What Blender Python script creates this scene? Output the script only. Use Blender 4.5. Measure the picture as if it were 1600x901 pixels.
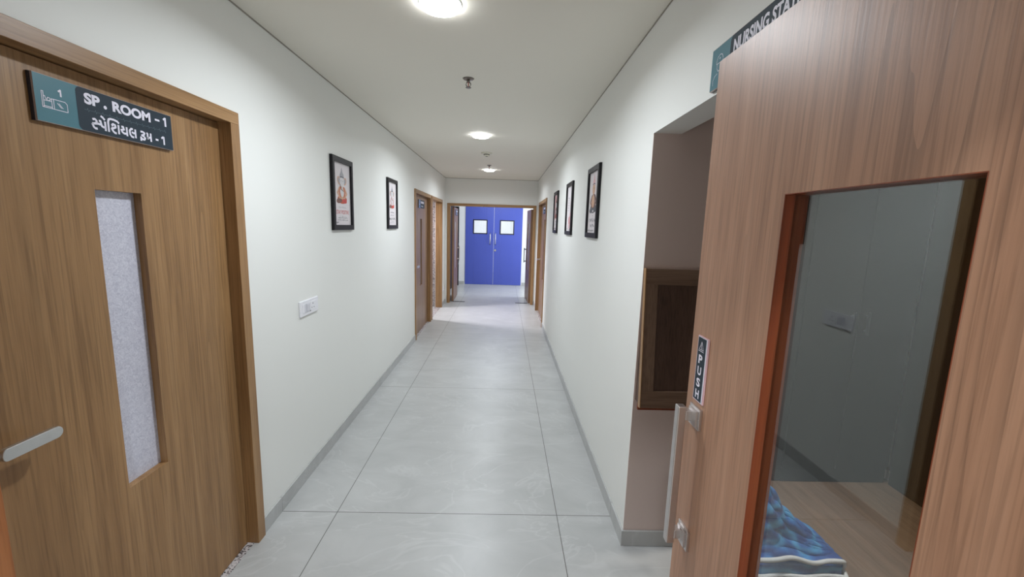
import bpy, bmesh, math, random
from mathutils import Vector, Matrix

for o in list(bpy.data.objects):
    bpy.data.objects.remove(o)
S = bpy.context.scene
C = S.collection
PI = math.pi

# ---------------------------------------------------------------- camera
F_PX, PITCH, ROLL, YAW, CAM_H = 644.0127, -0.1492, 0.0304, 0.0221, 1.5677
cyw, syw = math.cos(YAW), math.sin(YAW)
fwd = Vector((syw*math.cos(PITCH), cyw*math.cos(PITCH), math.sin(PITCH)))
rt0 = Vector((cyw, -syw, 0)); up0 = rt0.cross(fwd)
rt = rt0*math.cos(ROLL) + up0*math.sin(ROLL)
up = up0*math.cos(ROLL) - rt0*math.sin(ROLL)
cam = bpy.data.cameras.new('camera'); cam.sensor_width = 36; cam.sensor_fit = 'HORIZONTAL'
cam.lens = 36*F_PX/1600; cam.clip_start = 0.01
camo = bpy.data.objects.new('camera', cam); C.objects.link(camo)
m3 = Matrix((rt, up, -fwd)).transposed()
camo.matrix_world = Matrix.Translation((0, 0, CAM_H)) @ m3.to_4x4()
S.camera = camo

# ---------------------------------------------------------------- world, lights, exposure
S.view_settings.view_transform = 'Standard'; S.view_settings.look = 'None'
S.view_settings.gamma = 1; S.view_settings.use_curve_mapping = False
S.view_settings.exposure = 0.02
w = bpy.data.worlds.new('world'); S.world = w; w.use_nodes = True
w.node_tree.nodes['Background'].inputs[0].default_value = (0.75, 0.85, 1, 1)
w.node_tree.nodes['Background'].inputs[1].default_value = 0.02

LAMP_W = 17.5            # one round ceiling panel
LAMP_COL = (0.93, 1.0, 1.07)
def area(name, loc, aim, sx, sy, power, col, shape='RECTANGLE', spread=None):
    l = bpy.data.lights.new(name, 'AREA'); l.shape = shape; l.size = sx
    if shape in ('RECTANGLE', 'ELLIPSE'): l.size_y = sy
    l.energy = power; l.color = col
    if spread: l.spread = spread
    o = bpy.data.objects.new(name, l); C.objects.link(o); o.location = loc
    o.rotation_euler = Vector(aim).to_track_quat('-Z', 'Y').to_euler()
    return o
XL, XR, H, YE = -1.174, 0.635, 2.468, 8.265       # corridor walls, ceiling, far lintel
LAMPS = [(-0.29, 1.86), (-0.265, 4.35), (-0.275, 6.92), (-0.28, -0.66)]
area('station_light', (1.72, 1.95, H-0.0215), (0, 0, -1), 0.15, 0.15, 7.0, (1.0, 0.93, 0.85), 'DISK', math.radians(75))
for x, y in LAMPS:
    area('panel_light', (x, y, H-0.0215), (0, 0, -1), 0.15, 0.15, LAMP_W, LAMP_COL, 'DISK', math.radians(162))
# daylight through the open doorway on the left and from the lobby beyond
area('side_room_daylight', (-2.5, 7.25, 2.3), (1, -0.05, -0.85), 0.4, 0.4, 23, (0.97, 0.93, 1.0), 'RECTANGLE', math.radians(80))
area('lobby_daylight', (2.2, 9.6, 1.6), (-1, 0.25, -0.1), 1.6, 1.5, 62, (0.86, 0.93, 1.0))
area('lobby_ceiling_daylight', (-0.2, 9.7, H-0.06), (0, 0, -1), 0.6, 0.6, 20, (0.9, 0.95, 1.0))
area('corridor_behind_fill', (-0.27, -2.7, 1.5), (0, 1, 0), 1.2, 1.6, 12, (1.0, 0.97, 0.92))  # added fill behind the camera to lift walls and ceiling, source unseen
area('theatre_daylight', (-0.3, 12.0, H-0.1), (0, 0.45, -1), 1.6, 0.8, 60, (0.9, 0.97, 1.0))

# ---------------------------------------------------------------- materials
def newmat(name):
    m = bpy.data.materials.new(name); m.use_nodes = True
    nt = m.node_tree
    return m, nt, nt.nodes['Principled BSDF'], nt.nodes, nt.links
def plain(name, col, rough=0.5, metal=0.0, noise=0.0, nscale=30, bump=0.0, bscale=200, emit=None, spec=0.5, trans=0, coat=0):
    m, nt, b, N, L = newmat(name)
    b.inputs['Base Color'].default_value = (*col, 1); b.inputs['Roughness'].default_value = rough
    b.inputs['Metallic'].default_value = metal; b.inputs['Specular IOR Level'].default_value = spec
    if trans: b.inputs['Transmission Weight'].default_value = trans
    if coat: b.inputs['Coat Weight'].default_value = coat
    tc = N.new('ShaderNodeTexCoord')
    n = N.new('ShaderNodeTexNoise'); n.inputs['Scale'].default_value = nscale; n.inputs['Detail'].default_value = 5
    L.new(tc.outputs['Object'], n.inputs['Vector'])
    mx = N.new('ShaderNodeMix'); mx.data_type = 'RGBA'
    mx.inputs['A'].default_value = (*[c*(1-noise) for c in col], 1); mx.inputs['B'].default_value = (*[min(1, c*(1+noise)) for c in col], 1)
    L.new(n.outputs['Fac'], mx.inputs['Factor']); L.new(mx.outputs['Result'], b.inputs['Base Color'])
    if bump:
        n2 = N.new('ShaderNodeTexNoise'); n2.inputs['Scale'].default_value = bscale; n2.inputs['Detail'].default_value = 4
        L.new(tc.outputs['Object'], n2.inputs['Vector'])
        bp = N.new('ShaderNodeBump'); bp.inputs['Strength'].default_value = bump; bp.inputs['Distance'].default_value = 0.002
        L.new(n2.outputs['Fac'], bp.inputs['Height']); L.new(bp.outputs['Normal'], b.inputs['Normal'])
    if emit:
        b.inputs['Emission Color'].default_value = (*col, 1); b.inputs['Emission Strength'].default_value = emit
    return m
def wood(name, dark, mid, light, grain='Z', rough=0.38, seed=0.0, vein=0.5, scale=1.0, spec=0.4):
    """laminate with long streaks along one axis, cathedral veins and fine pores"""
    m, nt, b, N, L = newmat(name)
    tc = N.new('ShaderNodeTexCoord')
    def mapped(across, along):
        mp = N.new('ShaderNodeMapping')
        sc = [across*scale]*3; sc['XYZ'.index(grain)] = along*scale
        mp.inputs['Scale'].default_value = sc; mp.inputs['Location'].default_value = (seed, seed*1.7, seed*0.6)
        L.new(tc.outputs['Object'], mp.inputs['Vector']); return mp.outputs['Vector']
    n1 = N.new('ShaderNodeTexNoise'); n1.inputs['Scale'].default_value = 1; n1.inputs['Detail'].default_value = 6; n1.inputs['Roughness'].default_value = 0.62
    n1.inputs['Distortion'].default_value = 0.5
    L.new(mapped(17, 0.8), n1.inputs['Vector'])
    r1 = N.new('ShaderNodeValToRGB'); e = r1.color_ramp.elements
    e[0].position = 0.3; e[0].color = (*dark, 1); e[1].position = 0.72; e[1].color = (*light, 1)
    x = r1.color_ramp.elements.new(0.52); x.color = (*mid, 1)
    L.new(n1.outputs['Fac'], r1.inputs['Fac'])
    # veins: contour lines of a slow stretched noise
    n2 = N.new('ShaderNodeTexNoise'); n2.inputs['Scale'].default_value = 1; n2.inputs['Detail'].default_value = 2.5; n2.inputs['Distortion'].default_value = 0.3
    L.new(mapped(4.2, 0.2), n2.inputs['Vector'])
    ml = N.new('ShaderNodeMath'); ml.operation = 'MULTIPLY'; ml.inputs[1].default_value = 26; L.new(n2.outputs['Fac'], ml.inputs[0])
    fr = N.new('ShaderNodeMath'); fr.operation = 'FRACT'; L.new(ml.outputs[0], fr.inputs[0])
    r2 = N.new('ShaderNodeValToRGB'); e = r2.color_ramp.elements
    e[0].position = 0.0; e[0].color = (0.25, 0.25, 0.25, 1); e[1].position = 0.35; e[1].color = (1, 1, 1, 1)
    L.new(fr.outputs[0], r2.inputs['Fac'])
    n4 = N.new('ShaderNodeTexNoise'); n4.inputs['Scale'].default_value = 1; n4.inputs['Detail'].default_value = 1
    L.new(mapped(1.9, 0.7), n4.inputs['Vector'])
    r4 = N.new('ShaderNodeValToRGB'); r4.color_ramp.elements[0].position = 0.42; r4.color_ramp.elements[1].position = 0.66
    L.new(n4.outputs['Fac'], r4.inputs['Fac'])
    vm = N.new('ShaderNodeMath'); vm.operation = 'MULTIPLY'; vm.inputs[1].default_value = vein; L.new(r4.outputs['Color'], vm.inputs[0])
    mx = N.new('ShaderNodeMix'); mx.data_type = 'RGBA'; mx.blend_type = 'MULTIPLY'
    L.new(vm.outputs[0], mx.inputs['Factor']); L.new(r1.outputs['Color'], mx.inputs['A']); L.new(r2.outputs['Color'], mx.inputs['B'])
    # pores
    n3 = N.new('ShaderNodeTexNoise'); n3.inputs['Scale'].default_value = 1; n3.inputs['Detail'].default_value = 3
    L.new(mapped(190, 4.5), n3.inputs['Vector'])
    r3 = N.new('ShaderNodeValToRGB'); e = r3.color_ramp.elements
    e[0].position = 0.36; e[0].color = (0.62, 0.6, 0.58, 1); e[1].position = 0.52; e[1].color = (1, 1, 1, 1)
    L.new(n3.outputs['Fac'], r3.inputs['Fac'])
    mx2 = N.new('ShaderNodeMix'); mx2.data_type = 'RGBA'; mx2.blend_type = 'MULTIPLY'; mx2.inputs['Factor'].default_value = 0.55
    L.new(mx.outputs['Result'], mx2.inputs['A']); L.new(r3.outputs['Color'], mx2.inputs['B'])
    L.new(mx2.outputs['Result'], b.inputs['Base Color'])
    b.inputs['Roughness'].default_value = rough; b.inputs['Specular IOR Level'].default_value = spec
    bp = N.new('ShaderNodeBump'); bp.inputs['Strength'].default_value = 0.12; bp.inputs['Distance'].default_value = 0.001
    L.new(n3.outputs['Fac'], bp.inputs['Height']); L.new(bp.outputs['Normal'], b.inputs['Normal'])
    return m
W_D, W_M, W_L = (0.235, 0.124, 0.051), (0.325, 0.182, 0.078), (0.405, 0.24, 0.112)
P_D, P_M, P_L = (0.33, 0.168, 0.098), (0.42, 0.225, 0.135), (0.49, 0.275, 0.172)
M = {}
M['wood_v'] = wood('walnut_laminate_upright', W_D, W_M, W_L, 'Z', seed=1.3, vein=0.35)
M['wood_h'] = wood('walnut_laminate_level', W_D, W_M, W_L, 'X', seed=4.1, vein=0.2)
M['wood_frame'] = wood('walnut_frame_upright', W_D, W_M, W_L, 'Z', seed=7.7, vein=0.2)
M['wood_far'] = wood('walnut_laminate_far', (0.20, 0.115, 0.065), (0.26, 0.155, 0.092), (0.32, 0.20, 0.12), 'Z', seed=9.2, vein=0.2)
M['wood_push'] = wood('cherry_laminate', P_D, P_M, P_L, 'Z', seed=2.45, vein=0.36, rough=0.40, scale=1.25, spec=0.5)
M['wood_edge'] = wood('red_wood_lipping', (0.14, 0.03, 0.012), (0.24, 0.055, 0.02), (0.30, 0.085, 0.03), 'Z', seed=3.3, vein=0.1, rough=0.3)
M['wood_orange'] = wood('orange_wood_lipping', (0.30, 0.10, 0.03), (0.40, 0.15, 0.05), (0.48, 0.20, 0.075), 'Z', seed=5.3, vein=0.1, rough=0.35)
M['wood_dark'] = wood('dark_wood_panel', (0.085, 0.048, 0.034), (0.11, 0.064, 0.046), (0.14, 0.085, 0.062), 'Z', seed=6.3, vein=0.3, rough=0.4)
M['cab'] = wood('wenge_cabinet_board', (0.012, 0.010, 0.009), (0.016, 0.013, 0.012), (0.022, 0.018, 0.016), 'Z', seed=1.3, vein=0.2, rough=0.9, spec=0.03)
M['wood_rail'] = wood('mid_wood_rail', (0.16, 0.098, 0.065), (0.20, 0.125, 0.085), (0.245, 0.16, 0.11), 'X', seed=8.3, vein=0.3, rough=0.4)
M['wood_stile'] = wood('mid_wood_stile', (0.16, 0.098, 0.065), (0.20, 0.125, 0.085), (0.245, 0.16, 0.11), 'Z', seed=8.9, vein=0.3, rough=0.4)
M['wall'] = plain('cream_wall_paint', (0.79, 0.795, 0.765), 0.55, noise=0.012, nscale=2.5, bump=0.06, bscale=260)
M['wall_white'] = plain('white_wall_paint', (0.80, 0.81, 0.82), 0.55, noise=0.012, nscale=2.5)
M['cream_shade'] = plain('shade_tinted_cream_paint', (0.64, 0.525, 0.48), 0.6, noise=0.02, nscale=4)  # cream station walls, with their warm shade put into the colour
M['ceil'] = plain('warm_white_ceiling_paint', (0.82, 0.785, 0.70), 0.7, noise=0.012, nscale=2.0, bump=0.04, bscale=240)
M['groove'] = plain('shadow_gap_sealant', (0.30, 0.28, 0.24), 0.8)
M['black'] = plain('black_frame_lacquer', (0.010, 0.009, 0.011), 0.45, noise=0.15, spec=0.22)
M['paper'] = plain('poster_paper', (0.74, 0.69, 0.71), 0.75, spec=0.15, noise=0.03, nscale=14)
M['ink_dark'] = plain('ink_charcoal', (0.10, 0.10, 0.12), 0.6)
M['ink_grey'] = plain('ink_grey', (0.36, 0.35, 0.38), 0.6, noise=0.25, nscale=60)
M['ink_pale'] = plain('ink_pale_grey', (0.66, 0.64, 0.66), 0.6, noise=0.1, nscale=60)
M['ink_red'] = plain('ink_red', (0.55, 0.06, 0.05), 0.6, noise=0.15, nscale=60)
M['ink_orange'] = plain('ink_orange_red', (0.50, 0.09, 0.04), 0.6, noise=0.3, nscale=70)
M['ink_skin'] = plain('ink_peach', (0.60, 0.36, 0.24), 0.6, noise=0.2, nscale=60)
M['ink_pink'] = plain('ink_pink', (0.70, 0.42, 0.44), 0.6, noise=0.2, nscale=60)
M['ink_brown'] = plain('ink_brown', (0.20, 0.09, 0.07), 0.6, noise=0.3, nscale=60)
M['teal'] = plain('sign_teal_print', (0.066, 0.19, 0.235), 0.35)
M['navy'] = plain('sign_navy_print', (0.026, 0.040, 0.055), 0.5, spec=0.2)
M['navy_line'] = plain('sign_pulse_line_print', (0.07, 0.11, 0.13), 0.4)
M['sign_white'] = plain('sign_white_print', (0.80, 0.78, 0.88), 0.4)
M['sign_edge'] = plain('sign_acrylic_edge', (0.45, 0.36, 0.33), 0.25)
M['sign_back'] = plain('sign_dark_edge', (0.03, 0.03, 0.04), 0.3)
M['pink_edge'] = plain('push_plate_pink_edge', (0.75, 0.50, 0.55), 0.25)
M['blue_sign'] = plain('sign_blue_print', (0.10, 0.20, 0.42), 0.35)
M['steel'] = plain('satin_steel', (0.66, 0.66, 0.66), 0.32, 1.0, noise=0.06, nscale=40)
M['steel_pink'] = plain('brushed_steel_handle', (0.62, 0.58, 0.57), 0.33, 1.0, noise=0.08, nscale=60)
M['chrome'] = plain('chrome', (0.75, 0.75, 0.76), 0.12, 1.0)
M['sprinkler'] = plain('dull_brass_chrome', (0.22, 0.19, 0.17), 0.35, 0.8)
M['plastic'] = plain('white_switch_plastic', (0.80, 0.80, 0.84), 0.3, spec=0.5)
M['plastic_grey'] = plain('light_grey_rocker_plastic', (0.62, 0.62, 0.67), 0.35)
M['hole'] = plain('dark_socket_hole', (0.05, 0.05, 0.055), 0.7)
M['cream_plastic'] = plain('cream_detector_plastic', (0.74, 0.71, 0.60), 0.45)
M['blue_door'] = plain('blue_door_paint', (0.072, 0.105, 0.47), 0.33, noise=0.03, nscale=3)
M['rubber'] = plain('black_rubber', (0.015, 0.015, 0.018), 0.5)
M['granite'] = None
M['diffuser'] = plain('lamp_diffuser', (0.97, 0.99, 1.0), 0.5, emit=30)
M['lamp_rim'] = plain('lamp_rim_white', (0.85, 0.85, 0.85), 0.4)
M['piping'] = plain('white_cotton_piping', (0.72, 0.72, 0.74), 0.8, noise=0.12, nscale=150, bump=0.5, bscale=500)

def granite():
    m, nt, b, N, L = newmat('speckled_granite')
    tc = N.new('ShaderNodeTexCoord')
    v = N.new('ShaderNodeTexVoronoi'); v.inputs['Scale'].default_value = 130
    L.new(tc.outputs['Object'], v.inputs['Vector'])
    n = N.new('ShaderNodeTexNoise'); n.inputs['Scale'].default_value = 45; n.inputs['Detail'].default_value = 6
    L.new(tc.outputs['Object'], n.inputs['Vector'])
    sep = N.new('ShaderNodeSeparateColor'); L.new(v.outputs['Color'], sep.inputs[0])
    a = N.new('ShaderNodeMath'); a.operation = 'ADD'; L.new(sep.outputs[0], a.inputs[0]); L.new(n.outputs['Fac'], a.inputs[1])
    r = N.new('ShaderNodeValToRGB'); e = r.color_ramp.elements
    e[0].position = 0.45; e[0].color = (0.03, 0.025, 0.025, 1); e[1].position = 1.0; e[1].color = (0.55, 0.52, 0.52, 1)
    x = e.new(0.75); x.color = (0.19, 0.165, 0.165, 1)
    L.new(a.outputs[0], r.inputs['Fac']); L.new(r.outputs['Color'], b.inputs['Base Color'])
    b.inputs['Roughness'].default_value = 0.25
    return m
M['granite'] = granite()

def tile_mat(name, grout=True):
    m, nt, b, N, L = newmat(name)
    tc = N.new('ShaderNodeTexCoord')
    # soft clouding + pale veins running across the slabs
    mp = N.new('ShaderNodeMapping'); mp.inputs['Scale'].default_value = (1.0, 1.7, 1.0); mp.inputs['Rotation'].default_value = (0, 0, 0.45)
    L.new(tc.outputs['Object'], mp.inputs['Vector'])
    n1 = N.new('ShaderNodeTexNoise'); n1.inputs['Scale'].default_value = 2.6; n1.inputs['Detail'].default_value = 7; n1.inputs['Roughness'].default_value = 0.6; n1.inputs['Distortion'].default_value = 0.8
    L.new(mp.outputs['Vector'], n1.inputs['Vector'])
    r1 = N.new('ShaderNodeValToRGB'); e = r1.color_ramp.elements
    e[0].position = 0.3; e[0].color = (0.40, 0.405, 0.40, 1); e[1].position = 0.7; e[1].color = (0.475, 0.48, 0.475, 1)
    L.new(n1.outputs['Fac'], r1.inputs['Fac'])
    n2 = N.new('ShaderNodeTexNoise'); n2.inputs['Scale'].default_value = 1.5; n2.inputs['Detail'].default_value = 4; n2.inputs['Distortion'].default_value = 1.2
    L.new(mp.outputs['Vector'], n2.inputs['Vector'])
    d = N.new('ShaderNodeMath'); d.operation = 'SUBTRACT'; d.inputs[1].default_value = 0.5; L.new(n2.outputs['Fac'], d.inputs[0])
    ab = N.new('ShaderNodeMath'); ab.operation = 'ABSOLUTE'; L.new(d.outputs[0], ab.inputs[0])
    rv = N.new('ShaderNodeMapRange'); rv.inputs['From Min'].default_value = 0.0; rv.inputs['From Max'].default_value = 0.012; rv.inputs['To Min'].default_value = 0.5; rv.inputs['To Max'].default_value = 0.0
    L.new(ab.outputs[0], rv.inputs['Value'])
    n3 = N.new('ShaderNodeTexNoise'); n3.inputs['Scale'].default_value = 3; L.new(tc.outputs['Object'], n3.inputs['Vector'])
    vm = N.new('ShaderNodeMath'); vm.operation = 'MULTIPLY'; L.new(rv.outputs[0], vm.inputs[0]); L.new(n3.outputs['Fac'], vm.inputs[1])
    mx = N.new('ShaderNodeMix'); mx.data_type = 'RGBA'; L.new(vm.outputs[0], mx.inputs['Factor'])
    L.new(r1.outputs['Color'], mx.inputs['A']); mx.inputs['B'].default_value = (0.60, 0.605, 0.60, 1)
    out = mx.outputs['Result']
    b.inputs['Roughness'].default_value = 0.34; b.inputs['Specular IOR Level'].default_value = 0.45
    if grout:
        sp = N.new('ShaderNodeSeparateXYZ'); L.new(tc.outputs['Object'], sp.inputs[0])
        def line(sock, off, per, wid):
            a = N.new('ShaderNodeMath'); a.operation = 'SUBTRACT'; a.inputs[1].default_value = off - per*20 + per/2; L.new(sock, a.inputs[0])
            q = N.new('ShaderNodeMath'); q.operation = 'MODULO'; q.inputs[1].default_value = per; L.new(a.outputs[0], q.inputs[0])
            s = N.new('ShaderNodeMath'); s.operation = 'SUBTRACT'; s.inputs[1].default_value = per/2; L.new(q.outputs[0], s.inputs[0])
            z = N.new('ShaderNodeMath'); z.operation = 'ABSOLUTE'; L.new(s.outputs[0], z.inputs[0])
            t = N.new('ShaderNodeMath'); t.operation = 'LESS_THAN'; t.inputs[1].default_value = wid; L.new(z.outputs[0], t.inputs[0])
            return t.outputs[0]
        lx = line(sp.outputs[0], -0.8701, 1.2, 0.0019); ly = line(sp.outputs[1], 2.0586, 1.7706, 0.0019)
        mm = N.new('ShaderNodeMath'); mm.operation = 'MAXIMUM'; L.new(lx, mm.inputs[0]); L.new(ly, mm.inputs[1])
        g = N.new('ShaderNodeMix'); g.data_type = 'RGBA'; L.new(mm.outputs[0], g.inputs['Factor']); L.new(out, g.inputs['A']); g.inputs['B'].default_value = (0.10, 0.095, 0.085, 1)
        out = g.outputs['Result']
    L.new(out, b.inputs['Base Color'])
    return m
M['tile'] = tile_mat('grey_porcelain_slab')
M['skirt'] = tile_mat('grey_skirting_tile', False)

def plank_mat():
    m = wood('brown_plank_vinyl', (0.15, 0.09, 0.055), (0.20, 0.125, 0.08), (0.25, 0.16, 0.105), 'Y', seed=12, vein=0.3, rough=0.45)
    return m
M['plank'] = plank_mat()

def glass_mat(name, r0=0.045, tint=(0.9, 0.93, 0.92), rough=0.0):
    """clear pane: see-through with a Fresnel (Schlick) mirror share on each face"""
    m, nt, b, N, L = newmat(name); N.remove(b)
    t = N.new('ShaderNodeBsdfTransparent'); t.inputs[0].default_value = (*tint, 1)
    g = N.new('ShaderNodeBsdfGlossy'); g.inputs['Roughness'].default_value = rough; g.inputs['Color'].default_value = (1, 1, 1, 1)
    f = N.new('ShaderNodeLayerWeight'); f.inputs['Blend'].default_value = 0.5
    p = N.new('ShaderNodeMath'); p.operation = 'POWER'; p.inputs[1].default_value = 5; L.new(f.outputs['Facing'], p.inputs[0])
    q = N.new('ShaderNodeMath'); q.operation = 'MULTIPLY_ADD'; q.inputs[1].default_value = 1-r0; q.inputs[2].default_value = r0; L.new(p.outputs[0], q.inputs[0])
    mx = N.new('ShaderNodeMixShader'); L.new(q.outputs[0], mx.inputs[0]); L.new(t.outputs[0], mx.inputs[1]); L.new(g.outputs[0], mx.inputs[2])
    L.new(mx.outputs[0], N['Material Output'].inputs['Surface'])
    return m
M['glass'] = glass_mat('clear_door_glass', 0.085)
M['glass_thin'] = glass_mat('picture_glass', 0.015, (1, 1, 1))
def frosted():
    m, nt, b, N, L = newmat('frosted_textured_glass')
    tc = N.new('ShaderNodeTexCoord')
    n = N.new('ShaderNodeTexNoise'); n.inputs['Scale'].default_value = 90; n.inputs['Detail'].default_value = 4; n.inputs['Distortion'].default_value = 1.5
    L.new(tc.outputs['Object'], n.inputs['Vector'])
    r = N.new('ShaderNodeValToRGB'); e = r.color_ramp.elements
    e[0].position = 0.3; e[0].color = (0.50, 0.50, 0.60, 1); e[1].position = 0.7; e[1].color = (0.72, 0.72, 0.81, 1)
    L.new(n.outputs['Fac'], r.inputs['Fac']); L.new(r.outputs['Color'], b.inputs['Base Color'])
    b.inputs['Roughness'].default_value = 0.35; b.inputs['Transmission Weight'].default_value = 0.06
    bp = N.new('ShaderNodeBump'); bp.inputs['Strength'].default_value = 0.5; bp.inputs['Distance'].default_value = 0.002
    L.new(n.outputs['Fac'], bp.inputs['Height']); L.new(bp.outputs['Normal'], b.inputs['Normal'])
    return m
M['frosted'] = frosted()
def quilt_mat():
    m, nt, b, N, L = newmat('blue_quilted_cotton')
    tc = N.new('ShaderNodeTexCoord')
    wv = N.new('ShaderNodeTexWave'); wv.wave_type = 'BANDS'; wv.bands_direction = 'Z'; wv.inputs['Scale'].default_value = 4.2; wv.inputs['Distortion'].default_value = 7; wv.inputs['Detail'].default_value = 2.5; wv.inputs['Detail Scale'].default_value = 1.4
    L.new(tc.outputs['Object'], wv.inputs['Vector'])
    r = N.new('ShaderNodeValToRGB'); e = r.color_ramp.elements
    e[0].position = 0.0; e[0].color = (0.008, 0.045, 0.25, 1); e[1].position = 1.0; e[1].color = (0.06, 0.33, 0.66, 1)
    x = e.new(0.55); x.color = (0.012, 0.125, 0.44, 1)
    L.new(wv.outputs['Fac'], r.inputs['Fac']); L.new(r.outputs['Color'], b.inputs['Base Color'])
    b.inputs['Roughness'].default_value = 0.8
    n = N.new('ShaderNodeTexNoise'); n.inputs['Scale'].default_value = 120; L.new(tc.outputs['Object'], n.inputs['Vector'])
    bp = N.new('ShaderNodeBump'); bp.inputs['Strength'].default_value = 0.4; bp.inputs['Distance'].default_value = 0.003
    L.new(n.outputs['Fac'], bp.inputs['Height']); L.new(bp.outputs['Normal'], b.inputs['Normal'])
    return m
M['quilt'] = quilt_mat()

# ---------------------------------------------------------------- mesh helpers
def box(bm, x0, x1, y0, y1, z0, z1, mi=0):
    vs = [bm.verts.new(p) for p in ((x0,y0,z0),(x1,y0,z0),(x1,y1,z0),(x0,y1,z0),(x0,y0,z1),(x1,y0,z1),(x1,y1,z1),(x0,y1,z1))]
    for f in ((3,2,1,0),(4,5,6,7),(0,1,5,4),(1,2,6,5),(2,3,7,6),(3,0,4,7)):
        bm.faces.new([vs[i] for i in f]).material_index = mi
    return vs
def cyl(bm, c, axis, r, h, n=24, mi=0, r2=None):
    r2 = r if r2 is None else r2
    ax = {'X': Vector((1,0,0)), 'Y': Vector((0,1,0)), 'Z': Vector((0,0,1))}[axis]
    u = {'X': Vector((0,1,0)), 'Y': Vector((0,0,1)), 'Z': Vector((1,0,0))}[axis]; v = ax.cross(u); c = Vector(c)
    a = [bm.verts.new(c + (u*math.cos(2*PI*i/n) + v*math.sin(2*PI*i/n))*r) for i in range(n)]
    b = [bm.verts.new(c + ax*h + (u*math.cos(2*PI*i/n) + v*math.sin(2*PI*i/n))*r2) for i in range(n)]
    for i in range(n):
        f = bm.faces.new((a[i], a[(i+1)%n], b[(i+1)%n], b[i])); f.material_index = mi; f.smooth = True
    bm.faces.new(a[::-1]).material_index = mi; bm.faces.new(b).material_index = mi
def lathe(bm, prof, c=(0,0,0), n=32, mi=0):
    rings = []
    for r, z in prof:
        rings.append([bm.verts.new((c[0]+r*math.cos(2*PI*i/n), c[1]+r*math.sin(2*PI*i/n), c[2]+z)) for i in range(n)])
    for a, b in zip(rings, rings[1:]):
        for i in range(n):
            f = bm.faces.new((a[i], a[(i+1)%n], b[(i+1)%n], b[i])); f.material_index = mi; f.smooth = True
    bm.faces.new(rings[0][::-1]).material_index = mi; bm.faces.new(rings[-1]).material_index = mi
def tube(bm, pts, r, n=8, mi=0):
    pts = [Vector(p) for p in pts]; rings = []
    for i, p in enumerate(pts):
        t = (pts[min(i+1, len(pts)-1)] - pts[max(i-1, 0)]).normalized()
        a = Vector((0,0,1)) if abs(t.z) < 0.9 else Vector((1,0,0))
        u = t.cross(a).normalized(); v = t.cross(u)
        rr = r[i] if isinstance(r, (list, tuple)) else r
        rings.append([bm.verts.new(p + (u*math.cos(2*PI*k/n) + v*math.sin(2*PI*k/n))*rr) for k in range(n)])
    for a, b in zip(rings, rings[1:]):
        for k in range(n):
            f = bm.faces.new((a[k], a[(k+1)%n], b[(k+1)%n], b[k])); f.material_index = mi; f.smooth = True
    bm.faces.new(rings[0][::-1]).material_index = mi; bm.faces.new(rings[-1]).material_index = mi
def flat(bm, pts, y, mi):
    """flat printed shape facing -Y"""
    f = bm.faces.new([bm.verts.new((p[0], y, p[1])) for p in pts]); f.material_index = mi; f.normal_update()
    if f.normal.y > 0: f.normal_flip()
def disc(bm, cx, cz, rx, rz, y, mi, n=20, rot=0.0):
    c, s = math.cos(rot), math.sin(rot)
    flat(bm, [(cx + rx*math.cos(t)*c - rz*math.sin(t)*s, cz + rx*math.cos(t)*s + rz*math.sin(t)*c) for t in [2*PI*i/n for i in range(n)]], y, mi)
def stroke(bm, pts, wid, y, mi, cap=True):
    for i, (a, b) in enumerate(zip(pts, pts[1:])):
        dx, dz = b[0]-a[0], b[1]-a[1]; l = math.hypot(dx, dz) or 1e-9; nx, nz = -dz/l*wid/2, dx/l*wid/2
        yy = y - 0.00002*(i % 2)
        flat(bm, [(a[0]+nx, a[1]+nz), (b[0]+nx, b[1]+nz), (b[0]-nx, b[1]-nz), (a[0]-nx, a[1]-nz)], yy, mi)
        if i > 0 or cap: disc(bm, a[0], a[1], wid/2, wid/2, y-0.00004, mi, 10)
    if cap: disc(bm, pts[-1][0], pts[-1][1], wid/2, wid/2, y-0.00004, mi, 10)
def text(bm, s, x, z, height, y, mi, width=None, bold=0.0, align='LEFT'):
    cu = bpy.data.curves.new('t', 'FONT'); cu.body = s; cu.size = 1; cu.offset = bold; cu.fill_mode = 'FRONT'; cu.resolution_u = 4
    o = bpy.data.objects.new('t', cu); C.objects.link(o)
    dg = bpy.context.evaluated_depsgraph_get(); dg.update()
    me = bpy.data.meshes.new_from_object(o.evaluated_get(dg))
    xs = [v.co.x for v in me.vertices]; ys = [v.co.y for v in me.vertices]
    x0, x1, y0, y1 = min(xs), max(xs), min(ys), max(ys)
    sz = height/(y1-y0); sx = sz if width is None else width/(x1-x0)
    ox = x if align == 'LEFT' else x - (x1-x0)*sx/2
    vs = [bm.verts.new((ox + (v.co.x-x0)*sx, y, z + (v.co.y-y0)*sz)) for v in me.vertices]
    for p in me.polygons:
        try:
            f = bm.faces.new([vs[i] for i in p.vertices]); f.material_index = mi; f.normal_update()
            if f.normal.y > 0: f.normal_flip()
        except ValueError: pass
    bpy.data.objects.remove(o); bpy.data.meshes.remove(me); bpy.data.curves.remove(cu)
def obj(name, bm, mats, parent=None, bevel=0.0, smooth=False, segs=2):
    me = bpy.data.meshes.new(name); bm.to_mesh(me); bm.free()
    for m in (mats if isinstance(mats, (list, tuple)) else [mats]): me.materials.append(M[m] if isinstance(m, str) else m)
    if smooth:
        for p in me.polygons: p.use_smooth = True
    o = bpy.data.objects.new(name, me); C.objects.link(o)
    if parent: o.parent = parent
    if bevel:
        b = o.modifiers.new('bevel', 'BEVEL'); b.width = bevel; b.segments = segs; b.limit_method = 'ANGLE'
    return o
def tag(o, label=None, cat=None, group=None, kind=None):
    if label: o['label'] = label
    if cat: o['category'] = cat
    if group: o['group'] = group
    if kind: o['kind'] = kind
    return o
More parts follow.
